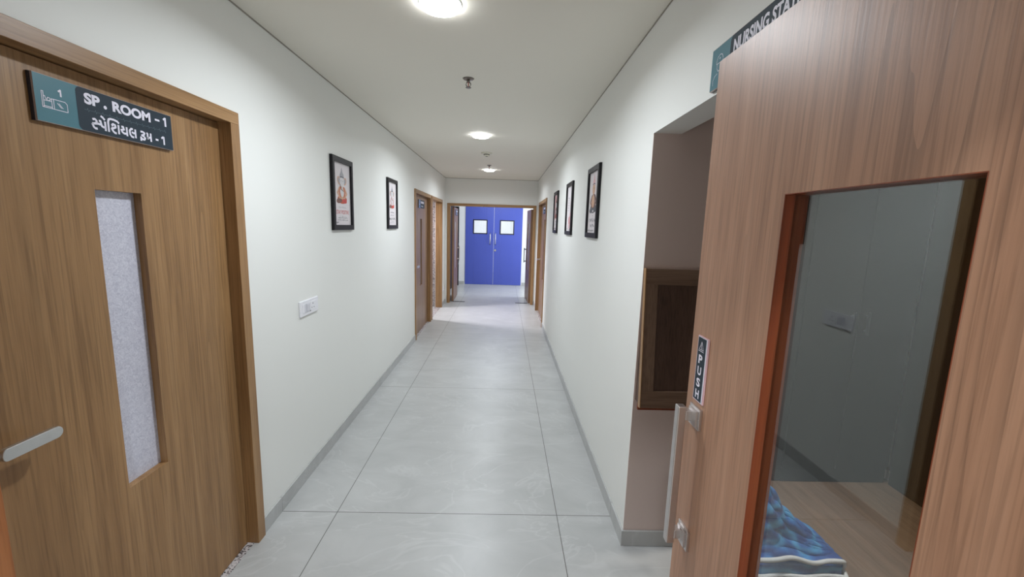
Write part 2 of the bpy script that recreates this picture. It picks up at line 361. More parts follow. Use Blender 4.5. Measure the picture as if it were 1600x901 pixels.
def empty(name, loc, rz=0.0):
    o = bpy.data.objects.new(name, None); C.objects.link(o); o.location = loc; o.rotation_euler = (0, 0, rz); o.empty_display_size = 0.1
    return o
def copy_tree(o, parent=None):
    c = o.copy(); C.objects.link(c)
    if parent: c.parent = parent
    for ch in list(o.children): copy_tree(ch, c)
    return c
def B(): return bmesh.new()
def struct(name, bm, m, label=None, cat=None, bevel=0):
    return tag(obj(name, bm, m, bevel=bevel), label, cat, None, 'structure')
def walls(bm, axis, p0, p1, a0, a1, z1, holes, mi=0):
    """a wall slab between p0..p1 on its thin axis, a0..a1 along, with holes (a0, a1, z0, z1)"""
    def bx(u0, u1, z0, zt):
        if u1-u0 < 1e-5 or zt-z0 < 1e-5: return
        if axis == 'X': box(bm, p0, p1, u0, u1, z0, zt, mi)
        else: box(bm, u0, u1, p0, p1, z0, zt, mi)
    u = a0
    for h in sorted(holes):
        bx(u, h[0], 0, z1); bx(h[0], h[1], 0, h[2]); bx(h[0], h[1], h[3], z1); u = h[1]
    bx(u, a1, 0, z1)

# ---------------------------------------------------------------- the setting
D1 = (0.815, 1.886); D2 = (5.445, 6.612); D3 = (6.68, 7.80); D4 = (6.35, 7.74); HT = 2.013
TW = 0.12
b = B(); box(b, -3.2, 3.2, -3.0, 14.2, -0.08, 0); struct('floor', b, 'tile', 'grey porcelain slab floor with dark joints running down the corridor', 'floor')
b = B(); box(b, -3.2, 3.2, -3.0, 14.2, H, H+0.08); struct('ceiling', b, 'ceil', 'plain white corridor ceiling', 'ceiling')
b = B(); walls(b, 'X', XL-TW, XL, -3.0, YE+0.12, H, [(D1[0], D1[1], 0, HT), (D2[0], D2[1], 0, HT), (D3[0], D3[1], 0, HT)])
struct('wall_left', b, 'wall', 'cream wall on the left with two pictures and three doorways', 'wall')
AL = 1.852     # end face of the nursing station opening
b = B(); walls(b, 'X', XR, XR+TW, -3.0, YE+0.12, H, [(0.2, AL+0.004, 0, 1.985), (D4[0], D4[1], 0, HT)])
struct('wall_right', b, 'wall', 'cream wall on the right with three pictures and the nursing station opening', 'wall')
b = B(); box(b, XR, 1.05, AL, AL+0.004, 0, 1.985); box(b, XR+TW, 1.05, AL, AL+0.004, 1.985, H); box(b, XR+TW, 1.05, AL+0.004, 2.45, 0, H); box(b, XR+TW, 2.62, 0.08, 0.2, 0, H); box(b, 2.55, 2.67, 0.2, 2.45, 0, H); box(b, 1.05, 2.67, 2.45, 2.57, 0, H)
struct('wall_station', b, 'cream_shade', 'shaded walls of the nursing station behind the open door', 'wall')
PX0, PX1 = -1.137, 0.615
b = B(); walls(b, 'Y', YE, YE+0.12, XL, XR, H, [(PX0, PX1, 0, 1.985)])
struct('wall_far', b, 'wall', 'cream lintel wall above the far double doorway', 'wall')
b = B(); walls(b, 'Y', 0.03, 0.15, XL, XR, H, [(PX0, PX1, 0, 1.985)])
struct('wall_near', b, 'wall', 'lintel wall over the near double doorway', 'wall')
b = B(); box(b, XL-TW, XR+TW, -3.12, -3.0, 0, H); struct('wall_behind', b, 'wall', 'corridor end wall behind the viewer', 'wall')
# lobby beyond the far doorway, and the room behind the blue doors
BY = 10.97
b = B()
walls(b, 'Y', BY, BY+0.12, -1.42, 2.5, H, [(-1.03, 0.47, 0, 2.1)])
walls(b, 'X', -1.42, -1.30, YE+0.12, BY, H, [(9.55, 10.78, 0, 2.03)])
box(b, XR+TW, 2.62, YE, YE+0.12, 0, H)
walls(b, 'X', 2.5, 2.62, YE+0.12, BY+0.12, H, [])
struct('wall_lobby', b, 'wall_white', 'white lobby walls around the blue double door', 'wall')
b = B(); box(b, -1.6, -1.48, BY+0.12, 14.0, 0, H); box(b, 1.4, 1.52, BY+0.12, 14.0, 0, H); box(b, -1.6, 1.52, 14.0, 14.12, 0, H)
struct('wall_theatre', b, 'wall_white', 'white walls of the room behind the blue doors', 'wall')
# side room behind the open doorway: granite-clad return
b = B(); box(b, -3.1, XL-TW, D3[1]+0.005, D3[1]+0.125, 0, H); struct('wall_granite', b, 'granite', 'speckled granite clad wall seen through the open doorway', 'wall')
b = B(); box(b, -3.1, -2.98, 6.2, D3[1]+0.005, 0, H); box(b, -3.1, XL-TW, 6.0, 6.2, 0, H); struct('wall_side', b, 'wall_white', 'white walls of the side room', 'wall')

# shadow gap where walls meet ceiling
def trim(n, b, m, label, bevel=0): return struct('trim_%d' % n, b, m, label, 'trim', bevel)
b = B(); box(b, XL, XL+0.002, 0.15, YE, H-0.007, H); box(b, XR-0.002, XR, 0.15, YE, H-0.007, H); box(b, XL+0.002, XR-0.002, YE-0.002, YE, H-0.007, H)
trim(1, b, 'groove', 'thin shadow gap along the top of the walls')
# skirting tiles
SK, ST = 0.083, 0.010
def skirt(name, segs, label):
    b = B()
    for s in segs: box(b, *s)
    struct(name, b, 'skirt', label, 'skirting', 0.0015)
def runs(x0, x1, y0, y1, step, z=SK):
    out = []; y = y0
    k = math.floor((y0-2.0586)/step)+1
    cuts = [y0] + [2.0586+step*i for i in range(k, k+20) if y0+0.02 < 2.0586+step*i < y1-0.02] + [y1]
    for a, c in zip(cuts, cuts[1:]): out.append((x0, x1, a+0.0012, c-0.0012, 0, z))
    return out
skirt('baseboard_left', runs(XL, XL+ST, 0.16, D1[0], 1.7706) + runs(XL, XL+ST, D1[1], D2[0], 1.7706) + runs(XL, XL+ST, D3[1], YE, 1.7706), 'grey tile skirting along the left wall')
skirt('baseboard_right', runs(XR-ST, XR, AL-ST, D4[0], 1.7706) + runs(XR-ST, XR, D4[1], YE, 1.7706) + [(XR, 1.05, AL-ST, AL, 0, SK)], 'grey tile skirting along the right wall and round the corner')
skirt('baseboard_lobby', [(-1.30, -1.03-0.02, BY-ST, BY, 0, SK), (0.49, 2.5, BY-ST, BY, 0, SK), (XR+TW, 2.5, YE+0.12, YE+0.13, 0, SK)], 'grey tile skirting of the lobby')
# brown plank floor of the nursing station
b = B(); box(b, 0.93, 2.55, 0.2, 1.842, 0.0, 0.003); box(b, 1.05, 2.55, 1.842, 2.45, 0, 0.003)
struct('floor_station', b, 'plank', 'brown plank floor of the nursing station', 'floor')

# ---------------------------------------------------------------- door frames
FW = 0.056
def frame_piece(n, x, rz, W, label, depth=0.105, proud=0.016, ht=HT, mats=('wood_frame', 'wood_h')):
    """U-shaped wooden door frame in local axes: X to the viewer's right, Y into the wall"""
    e = empty('trim_%d' % n, x, rz); tag(e, label, 'door frame', None, 'structure')
    b = B(); box(b, -W/2, -W/2+FW, -proud, depth, 0, ht-FW*0.9); obj('jamb', b, mats[0], e, 0.0015)
    b = B(); box(b, W/2-FW, W/2, -proud, depth, 0, ht-FW*0.9); obj('jamb', b, mats[0], e, 0.0015)
    b = B(); box(b, -W/2, W/2, -proud, depth, ht-FW*0.9, ht); obj('head', b, mats[1], e, 0.0015)
    return e
RL, RR = PI/2, -PI/2
def mid(d): return (d[0]+d[1])/2
frame_piece(2, (XL, mid(D1), 0), RL, D1[1]-D1[0], 'wooden frame of the door with the special room sign')
frame_piece(3, (XL, mid(D2), 0), RL, D2[1]-D2[0], 'wooden frame of the far left closed door')
frame_piece(4, (XL, mid(D3), 0), RL, D3[1]-D3[0], 'wooden frame of the open doorway beside the granite')
frame_piece(5, (XR, mid(D4), 0), RR, D4[1]-D4[0], 'wooden frame of the far right door')
frame_piece(6, (mid((PX0, PX1)), YE, 0), 0, PX1-PX0, 'wooden frame of the far double doorway', depth=0.12, ht=1.985)
frame_piece(7, (mid((PX0, PX1)), 0.03, 0), 0, PX1-PX0, 'wooden frame of the near double doorway', depth=0.12, ht=1.985)

# granite door sills
for n, (x0, x1, d) in enumerate(((XL-0.10, XL-0.008, D1), (XL-0.10, XL-0.008, D2), (XR+0.008, XR+0.10, D4))):
    b = B(); box(b, x0, x1, d[0]+FW, d[1]-FW, 0, 0.003)
    trim(8+n, b, 'granite', ('granite sill under the special room door', 'granite sill under the far left closed door', 'granite sill under the far right door')[n])
b = B(); box(b, XL-TW, XL-0.008, D3[0]+FW, D3[1]-FW, 0, 0.003); trim(11, b, 'granite', 'granite sill in the open doorway')

# ---------------------------------------------------------------- signs
GUJ = [[(0.148,0.038),(0.155,0.04),(0.16,0.036),(0.16,0.031),(0.153,0.027),(0.146,0.026)],[(0.146,0.026),(0.15,0.017),(0.154,0.014),(0.161,0.014)],[(0.153,0.027),(0.163,0.029),(0.171,0.028)],[(0.167,0.038),(0.172,0.038),(0.173,0.032),(0.175,0.0245),(0.18,0.0225),(0.185,0.023)],[(0.186,0.04),(0.186,0.013)],[(0.174,0.053),(0.18,0.05),(0.186,0.044)],[(0.196,0.013),(0.196,0.041),(0.198,0.049),(0.204,0.052),(0.216,0.052),(0.226,0.050),(0.232,0.045)],[(0.21,0.032),(0.208,0.036),(0.212,0.039),(0.218,0.037),(0.219,0.031),(0.212,0.027),(0.205,0.026)],[(0.205,0.026),(0.21,0.018),(0.215,0.014),(0.221,0.014)],[(0.229,0.04),(0.229,0.013)],[(0.239,0.038),(0.245,0.038),(0.247,0.031),(0.238,0.028),(0.241,0.022),(0.247,0.019),(0.256,0.02)],[(0.257,0.04),(0.257,0.013)],[(0.279,0.039),(0.273,0.039),(0.267,0.032),(0.268,0.021),(0.273,0.015),(0.281,0.014)],[(0.274,0.029),(0.281,0.027),(0.287,0.028)],[(0.2875,0.04),(0.2875,0.013)],[(0.307,0.038),(0.314,0.039),(0.322,0.036),(0.319,0.03),(0.311,0.027),(0.318,0.025),(0.323,0.02),(0.32,0.015),(0.312,0.015),(0.307,0.02),(0.307,0.009)],[(0.33,0.039),(0.334,0.036),(0.333,0.029),(0.335,0.019)],[(0.332,0.024),(0.34,0.025),(0.345,0.027)],[(0.346,0.04),(0.346,0.013)]]
GUJ_1 = [[(0.365,0.0245),(0.376,0.0245)],[(0.39,0.033),(0.396,0.038),(0.4,0.038),(0.4,0.013)]]
BED = [[(0.019,0.077),(0.023,0.077),(0.0225,0.039),(0.0185,0.038),(0.019,0.077)],[(0.0225,0.066),(0.026,0.066),(0.029,0.057)],[(0.024,0.055),(0.041,0.0555)],[(0.031,0.059),(0.033,0.064),(0.038,0.063),(0.039,0.059),(0.035,0.056),(0.032,0.056),(0.031,0.059)],[(0.022,0.041),(0.041,0.041)],[(0.0185,0.0375),(0.043,0.0378),(0.081,0.0378),(0.081,0.058),(0.076,0.063),(0.049,0.063),(0.041,0.0625)],[(0.042,0.0625),(0.042,0.039)],[(0.047,0.0625),(0.047,0.039)],[(0.056,0.055),(0.065,0.045)],[(0.060,0.055),(0.069,0.045)]]
ONE = [[(0.061,0.086),(0.067,0.091),(0.067,0.074)]]
SIGN_MATS = ['sign_back', 'teal', 'navy', 'sign_white', 'navy_line', 'sign_edge']
def sign_base(bm, W, Hs, split, t=0.012):
    """acrylic plate, local X from its left edge, Z from its lower edge, printed face at Y=-t"""
    box(bm, 0, W, -t*0.55, 0, 0, Hs, 0); box(bm, 0.003, W, -t, -t*0.55, 0, Hs, 5)
    y = -t-0.0003
    flat(bm, [(0.003, 0.0012), (split+0.02, 0.0012), (split+0.02, Hs-0.0012), (0.003, Hs-0.0012)], y, 1)
    r = 0.014; pts = []
    for cx, cz, a0 in ((split+r, Hs-0.0012-r, PI/2), (split+r, 0.0012+r, PI)):
        for k in range(7):
            t_ = a0 + k*PI/12; pts.append((cx+r*math.cos(t_), cz+r*math.sin(t_)))
    flat(bm, pts + [(W-0.0012, 0.0012), (W-0.0012, Hs-0.0012)], y-0.0003, 2)
    return y-0.0006
def pulse(bm, x0, x1, z, y, mi):
    x = x0; pts = []
    while x < x1-0.02:
        pts += [(x, z), (x+0.008, z), (x+0.0095, z+0.005), (x+0.012, z-0.005), (x+0.0135, z)]; x += 0.0225
    stroke(bm, pts, 0.0011, y, mi, False)
def room_sign(parent):
    b = B(); y = sign_base(b, 0.44, 0.119, 0.108)
    for s in BED: stroke(b, s, 0.0017, y, 3)
    for s in ONE: stroke(b, s, 0.0042, y, 3, False)
    text(b, 'SP', 0.130, 0.076, 0.031, y, 3, 0.047, 0.045)
    disc(b, 0.192, 0.081, 0.0052, 0.0052, y, 3)
    text(b, 'ROOM', 0.2155, 0.076, 0.031, y, 3, 0.136, 0.045)
    stroke(b, [(0.369, 0.0905), (0.388, 0.0905)], 0.0060, y, 3, False)
    stroke(b, [(0.4035, 0.098), (0.411, 0.1035), (0.4145, 0.1035)], 0.0060, y, 3, False); stroke(b, [(0.4125, 0.1065), (0.4125, 0.0765)], 0.0075, y, 3, False)
    for s in GUJ + GUJ_1: stroke(b, s, 0.0062, y, 3, False)
    for s in GUJ + GUJ_1:
        for p in s[1:-1]: disc(b, p[0], p[1], 0.0031, 0.0031, y-0.00006, 3, 10)
    pulse(b, 0.128, 0.44, 0.060, y, 4)
    return obj('room_sign', b, SIGN_MATS, parent)
def small_sign(parent, W=0.40, n=4):
    """a far sign: same plate, too small in the photo for its words to be read"""
    b = B(); y = sign_base(b, W, 0.115, 0.105)
    for k in range(n): flat(b, [(0.13+k*0.058, 0.066), (0.175+k*0.058, 0.066), (0.175+k*0.058, 0.096), (0.13+k*0.058, 0.096)], y, 3)
    for k in range(3): stroke(b, [(0.16+k*0.05, 0.034), (0.19+k*0.05, 0.022)], 0.010, y, 3)
    stroke(b, [(0.03, 0.04), (0.03, 0.085)], 0.006, y, 3); stroke(b, [(0.03, 0.05), (0.08, 0.05)], 0.006, y, 3)
    return obj('room_sign', b, ['sign_back', 'blue_sign', 'navy', 'sign_white', 'navy_line', 'sign_edge'], parent)

# ---------------------------------------------------------------- hinged room doors
def leaf_with_slot(bm, x0, x1, z0, z1, y0, y1, gx0, gx1, gz0, gz1, mi=0):
    box(bm, x0, gx0, y0, y1, z0, z1, mi); box(bm, gx1, x1, y0, y1, z0, z1, mi)
    box(bm, gx0, gx1, y0, y1, z0, gz0, mi); box(bm, gx0, gx1, y0, y1, gz1, z1, mi)
def lever(parent, x, z, y, d=1):
    b = B()
    cyl(b, (x, y, z), 'Y', 0.026, -0.008, 28)                      # rose
    cyl(b, (x, y-0.008, z), 'Y', 0.0105, -0.034, 20)               # neck
    # flat bar that bends out of the neck and ends in a half round
    prof = []
    L_, r = 0.135, 0.0155
    for k in range(13):
        t_ = -PI/2 + k*PI/12; prof.append((x + d*(L_-r + r*math.cos(t_)), z + r*math.sin(t_)))
    for k in range(7):
        t_ = PI/2 + k*PI/6; prof.append((x + d*(0.010 + 0.010*math.cos(t_)), z + r*math.sin(t_)))
    f0 = [b.verts.new((p[0], y-0.042, p[1])) for p in prof]; f1 = [b.verts.new((p[0], y-0.054, p[1])) for p in prof]
    b.faces.new(f0); b.faces.new(f1[::-1])
    for i in range(len(prof)):
        q = b.faces.new((f0[i], f0[(i+1) % len(prof)], f1[(i+1) % len(prof)], f1[i]))
    bmesh.ops.recalc_face_normals(b, faces=b.faces)
    return obj('lever_handle', b, 'steel', parent, 0.0015)
def room_door(n, loc, rz, W, slot, label, mat, glass=True):
    e = tag(empty('door_%d' % n, loc, rz), label, 'door', None, 'structure')
    x0, x1 = -W/2+FW+0.002, W/2-FW-0.002; z0, z1 = 0.006, HT-FW*0.9-0.003; y0, y1 = 0.038, 0.073
    b = B(); leaf_with_slot(b, x0, x1, z0, z1, y0, y1, *slot); obj('leaf', b, mat, e)
    b = B(); box(b, slot[0], slot[1], y0+0.026, y0+0.032, slot[2], slot[3]); obj('glass_panel', b, 'frosted', e)
    return e, x0, x1, y0
c1 = mid(D1)
e, x0, x1, y0 = room_door(1, (XL, c1, 0), RL, D1[1]-D1[0], (1.267-c1, 1.424-c1, 0.676, 1.639), 'brown wooden door with teal room sign and tall frosted glass slit', 'wood_v')
s = room_sign(e); s.location = (1.124-c1, y0, 1.800)
lever(e, 0.914-c1, 0.998, y0, 1)
c2 = mid(D2)
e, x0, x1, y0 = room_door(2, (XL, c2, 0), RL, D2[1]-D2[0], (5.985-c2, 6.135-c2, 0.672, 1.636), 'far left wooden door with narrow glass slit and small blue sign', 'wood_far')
s = small_sign(e); s.location = (5.86-c2, y0, 1.787); lever(e, x0+0.06, 0.985, y0, 1)
c4 = mid(D4)
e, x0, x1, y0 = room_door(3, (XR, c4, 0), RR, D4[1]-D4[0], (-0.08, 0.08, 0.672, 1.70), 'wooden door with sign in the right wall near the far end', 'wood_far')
s = small_sign(e); s.location = (-0.20, y0, 1.80); lever(e, x0+0.06, 0.985, y0, 1)

# ---------------------------------------------------------------- near open leaf with PUSH plate
XF = 0.4395; YFREE = 0.913; LW = 0.826; T = 0.038
e = tag(empty('door_4', (XF, YFREE, 0), RR), 'big cherry wood door leaf standing open at right with glass panel and push plate', 'door', None, 'structure')
g = (0.257, 0.534, 0.66, 1.631)          # in leaf axes: X from the free edge toward the viewer, Y into the leaf
b = B(); leaf_with_slot(b, 0, LW, 0.012, 1.92, 0, T, *g); obj('leaf', b, 'wood_push', e)
b = B(); lip = 0.0012
box(b, g[0], g[0]+lip, 0, T, g[2], g[3]); box(b, g[1]-lip, g[1], 0, T, g[2], g[3])
box(b, g[0]+lip, g[1]-lip, 0, T, g[2], g[2]+lip); box(b, g[0]+lip, g[1]-lip, 0, T, g[3]-lip, g[3])
obj('glazing_lip', b, 'wood_edge', e)
b = B(); box(b, g[0]+lip, g[1]-lip, 0.0165, 0.0215, g[2]+lip, g[3]-lip); tag(obj('glass_panel', b, 'glass', e), 'clear glass panel')
# PUSH plate
pe = B(); pw, ph = 0.044, 0.146
box(pe, 0, pw, -0.0035, 0, 0, ph, 0)
flat(pe, [(0.0014, 0.0014), (pw-0.0014, 0.0014), (pw-0.0014, ph-0.0014), (0.0014, ph-0.0014)], -0.0037, 1)
flat(pe, [(0.0026, 0.0026), (pw-0.0060, 0.0026), (pw-0.0060, ph-0.0026), (0.0026, ph-0.0026)], -0.0040, 2)
y = -0.0043
for k, ch in enumerate('PUSH'): text(pe, ch, 0.0195, 0.086-k*0.0262, 0.0195, y, 1, 0.0165, 0.035, 'CENTER')
stroke(pe, [(0.010, 0.117), (0.0195, 0.135), (0.029, 0.117), (0.010, 0.117)], 0.0012, y, 1)
stroke(pe, [(0.0195, 0.1285), (0.0175, 0.123), (0.022, 0.119)], 0.0016, y, 1); disc(pe, 0.0205, 0.1315, 0.0016, 0.0016, y, 1)
stroke(pe, [(0.008, 0.1135), (0.030, 0.1135)], 0.0014, y, 1)
o = obj('push_plate', pe, ['pink_edge', 'sign_white', 'navy'], e); o.location = (0.0335, 0, 1.1975)
# D pull handle: two square back plates, posts and a square bar
hx, hz0, hz1 = 0.042, 0.868, 1.162
h = obj('pull_handle', (lambda b: (box(b, hx-0.010, hx+0.010, -0.041, -0.023, hz0-0.024, hz1+0.020), b)[1])(B()), 'steel_pink', e, 0.002)
for zc in (hz0, hz1):
    b = B(); box(b, hx-0.012, hx+0.036, -0.006, 0, zc-0.024, zc+0.024)
    box(b, hx-0.006, hx+0.030, -0.011, -0.006, zc-0.018, zc+0.018); cyl(b, (hx+0.0335, -0.0062, zc), 'Y', 0.0018, -0.0012, 10)
    obj('back_plate', b, 'steel_pink', h, 0.0012)
    b = B(); box(b, hx-0.009, hx+0.011, -0.024, -0.010, zc-0.011, zc+0.011); obj('post', b, 'steel_pink', h, 0.001)
# opposite leaf of the near doorway, only its lipped free edge shows at lower left
e = tag(empty('door_5', (-1.092, 0.822, 0), RR), 'orange lipped free edge of the near left door leaf at the picture edge', 'door', None, 'structure')
b = B(); leaf_with_slot(b, 0.03, LW-0.05, 0.012, 1.92, 0, T, *g); obj('leaf', b, 'wood_push', e)
b = B(); box(b, 0, 0.03, 0, T, 0.012, 1.92); obj('edge_lipping', b, 'wood_orange', e, 0.001)
b = B(); box(b, g[0], g[1], 0.0165, 0.0215, g[2], g[3]); obj('glass_panel', b, 'glass', e)

# ---------------------------------------------------------------- far double doorway leaves
def far_leaf(n, foot, ang, mirror, label):
    """X runs from the pivot edge to the free edge, Y into the leaf"""
    e = tag(empty('door_%d' % n, foot, ang), label, 'door', None, 'structure')
    L_ = 0.80; s = -1 if mirror else 1
    yy0, yy1 = (0, T) if not mirror else (-T, 0)
    gl = (0.30, 0.56, 0.66, 1.63)
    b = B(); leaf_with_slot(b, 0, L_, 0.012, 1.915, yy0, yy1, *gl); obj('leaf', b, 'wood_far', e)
    b = B(); ym = (yy0+yy1)/2; box(b, gl[0], gl[1], ym-0.003, ym+0.003, gl[2], gl[3]); obj('glass_panel', b, 'frosted', e)
    return e
e = far_leaf(6, (-1.016, 8.40, 0), math.radians(91), False, 'far left wooden door leaf folded open with small blue sign')
s = small_sign(e, 0.38); s.location = (0.21, -0.0, 1.762)
hd = B(); box(hd, 0.725, 0.743, -0.05, -0.034, 0.79, 1.11); 
for zc in (0.83, 1.07): box(hd, 0.727, 0.741, -0.034, 0, zc-0.01, zc+0.01)
obj('pull_handle', hd, 'steel_pink', e, 0.002)
e = far_leaf(7, (0.522, 8.37, 0), math.radians(92.5), True, 'far right wooden door leaf folded open with steel pull handle')
hd = B(); box(hd, 0.725, 0.743, 0.036, 0.052, 0.79, 1.11)
for zc in (0.82, 1.08): box(hd, 0.727, 0.741, 0.0, 0.036, zc-0.01, zc+0.01)
obj('pull_handle', hd, 'rubber', e, 0.002)
# floor spring covers under the pivots
for nm, x0, x1, lab in (('floor_spring', -1.03, -0.785, 'dark metal floor spring cover below the far left door leaf'), ('floor_spring', 0.262, 0.51, 'dark metal floor spring cover below the far right door leaf')):
    b = B(); box(b, x0, x1, 8.385, 8.445, 0, 0.004)
    for k in (0.1, 0.55, 0.9): cyl(b, (x0+(x1-x0)*k, 8.415, 0.004), 'Z', 0.006, 0.001, 12, 1)
    tag(obj(nm, b, ['rubber', 'steel'], bevel=0.001), lab, 'floor spring', 'floor springs of the far doorway')

# ---------------------------------------------------------------- blue double door of the lobby
e = tag(empty('door_8', (-0.28, BY, 0), 0), 'blue double door with two small windows at the corridor end', 'door', None, 'structure')
for side in (-1, 1):
    xa, xb = (-0.748, -0.003) if side < 0 else (0.003, 0.748)
    wx = -0.36 if side < 0 else 0.345; ww = 0.163
    b = B(); leaf_with_slot(b, xa, xb, 0.008, 2.095, -0.012, 0.035, wx-ww, wx+ww, 1.375, 1.697)
    lf = obj('leaf', b, 'blue_door', e, 0.002)
    b = B(); q = 0.026
    box(b, wx-ww-q, wx+ww+q, -0.02, -0.012, 1.697, 1.697+q); box(b, wx-ww-q, wx+ww+q, -0.02, -0.012, 1.375-q, 1.375)
    box(b, wx-ww-q, wx-ww, -0.02, -0.012, 1.375, 1.697); box(b, wx+ww, wx+ww+q, -0.02, -0.012, 1.375, 1.697)
    obj('window_gasket', b, 'rubber', lf, 0.002)
    b = B(); box(b, wx-ww, wx+ww, 0.008, 0.014, 1.375, 1.697); obj('window_pane', b, 'glass_thin', lf)
    hx_ = -0.095 if side < 0 else 0.045
    b = B(); tube(b, [(hx_, -0.012, 1.085), (hx_, -0.052, 1.10), (hx_, -0.056, 1.23), (hx_, -0.052, 1.36), (hx_, -0.012, 1.375)], 0.011, 10); obj('pull_handle', b, 'steel', lf)
    if side > 0:
        b = B(); cyl(b, (0.045, -0.012, 0.93), 'Y', 0.026, -0.014, 20); cyl(b, (0.045, -0.026, 0.93), 'Y', 0.012, -0.016, 16); obj('lock', b, 'steel', lf)
# black door at the lobby's left
e = tag(empty('door_9', (-1.30, 10.165, 0), RL), 'black flush door in the lobby wall behind the far left leaf', 'door', None, 'structure')
b = B(); box(b, -0.615, 0.615, -0.012, 0.03, 0.0, 2.03); obj('leaf', b, 'black', e, 0.002)
b = B(); box(b, 0.56, 0.615, -0.125, -0.012, 0.0, 2.03); obj('jamb', b, 'black', e, 0.002)
for zc in (0.55, 1.05):
    b = B(); box(b, 0.566, 0.604, -0.129, -0.125, zc, zc+0.05); obj('hinge_plate', b, 'plastic', e)

# ---------------------------------------------------------------- ceiling fittings
lamp_labels = ['round white ceiling light nearest the top edge of the picture', 'middle one of the round ceiling lights along the corridor', 'farthest round ceiling light near the far doorway', 'round white ceiling light behind the viewer']
def make_lamp():
    e = empty('ceiling_light', (0, 0, H))
    b = B(); lathe(b, [(0.076, -0.004), (0.086, -0.006), (0.089, -0.004), (0.089, 0.0)], n=48); obj('rim', b, 'lamp_rim', e)
    b = B(); lathe(b, [(0.076, -0.0195), (0.082, -0.016), (0.083, -0.006), (0.083, -0.001)], n=48); obj('diffuser', b, 'diffuser', e)
    return e
proto = make_lamp()
lamp_labels.append('round ceiling light inside the nursing station')
for i, (x, y) in enumerate(LAMPS + [(1.72, 1.95)]):
    o = proto if i == 0 else copy_tree(proto)
    o.location = (x, y, H); tag(o, lamp_labels[i], 'ceiling light', 'round ceiling lights')
def make_sprinkler():
    e = empty('sprinkler', (0, 0, H))
    b = B(); lathe(b, [(0.010, -0.010), (0.030, -0.006), (0.036, 0.0)], n=28); obj('escutcheon', b, 'sprinkler', e)
    b = B(); cyl(b, (0, 0, -0.010), 'Z', 0.010, -0.012, 16)
    for s in (-1, 1): tube(b, [(0, 0, -0.020), (0.013*s, 0, -0.026), (0.015*s, 0, -0.036), (0.009*s, 0, -0.046), (0, 0, -0.050)], 0.003, 8)
    obj('frame_arms', b, 'sprinkler', e)
    b = B(); cyl(b, (0, 0, -0.022), 'Z', 0.0028, -0.026, 10); tag(obj('glass_bulb', b, 'ink_red', e), 'red glass bulb')
    b = B(); lathe(b, [(0.017, -0.054), (0.018, -0.0525), (0.005, -0.050)], n=20); obj('deflector', b, 'sprinkler', e)
    return e
sp = make_sprinkler(); sp.location = (-0.25, 2.735, H); tag(sp, 'dark sprinkler head on the ceiling between the first two lights', 'sprinkler', 'ceiling sprinklers')
s2 = copy_tree(sp); s2.location = (-0.257, 6.42, H); tag(s2, 'dark sprinkler head just before the farthest ceiling light', 'sprinkler', 'ceiling sprinklers')
e = tag(empty('smoke_detector', (-0.25, 5.36, H)), 'cream smoke detector on the ceiling beyond the middle light', 'smoke detector')
b = B(); lathe(b, [(0.055, -0.014), (0.066, -0.010), (0.070, 0.0)], n=32); obj('base', b, 'cream_plastic', e)
b = B(); lathe(b, [(0.022, -0.042), (0.032, -0.036), (0.036, -0.014)], n=28); obj('sensor_head', b, 'cream_plastic', e)
b = B(); lathe(b, [(0.0375, -0.026), (0.0375, -0.020)], n=28); lathe(b, [(0.016, -0.0435), (0.017, -0.042)], n=20); obj('sensor_grille', b, 'hole', e)

# ---------------------------------------------------------------- framed pictures
def picture_frame(e, W=0.378, Hh=0.502, f=0.036, d=0.020):
    b = B()
    outer = [(-W/2, 0), (W/2, 0), (W/2, Hh), (-W/2, Hh)]; inner = [(-W/2+f, f), (W/2-f, f), (W/2-f, Hh-f), (-W/2+f, Hh-f)]
    O0 = [b.verts.new((p[0], 0, p[1])) for p in outer]; O1 = [b.verts.new((p[0], -d+0.003, p[1])) for p in outer]
    k = 0.006
    O2 = [b.verts.new((p[0]*(1-2*k/W), -d, p[1] + (k if p[1] == 0 else -k))) for p in outer]
    I2 = [b.verts.new((p[0], -d, p[1])) for p in inner]; I1 = [b.verts.new((p[0], -0.005, p[1])) for p in inner]; I0 = [b.verts.new((p[0], 0, p[1])) for p in inner]
    rings = [O0, O1, O2, I2, I1, I0, O0]
    for a, c in zip(rings, rings[1:]):
        for i in range(4): b.faces.new((a[i], a[(i+1) % 4], c[(i+1) % 4], c[i]))
    bmesh.ops.recalc_face_normals(b, faces=b.faces)
    obj('frame', b, 'black', e)
PM = ['paper', 'ink_dark', 'ink_grey', 'ink_pale', 'ink_red', 'ink_orange', 'ink_skin', 'ink_pink', 'ink_brown']
PP, DK, GY, PL, RD, OR, SKN, PK, BR = range(9)
def squiggles(b, x0, x1, z, h, y, mi, seed, wid=0.003):
    """a line of lettering too small to read"""
    rnd = random.Random(seed); x = x0
    while x < x1:
        w_ = rnd.uniform(0.5, 0.9)*h
        pts = [(x + w_*t_, z + h*rnd.uniform(0.0, 1.0)) for t_ in (0, 0.3, 0.6, 0.9)]
        stroke(b, pts, wid, y, mi, False); x += w_*1.15
        if rnd.random() < 0.22: x += h*0.5
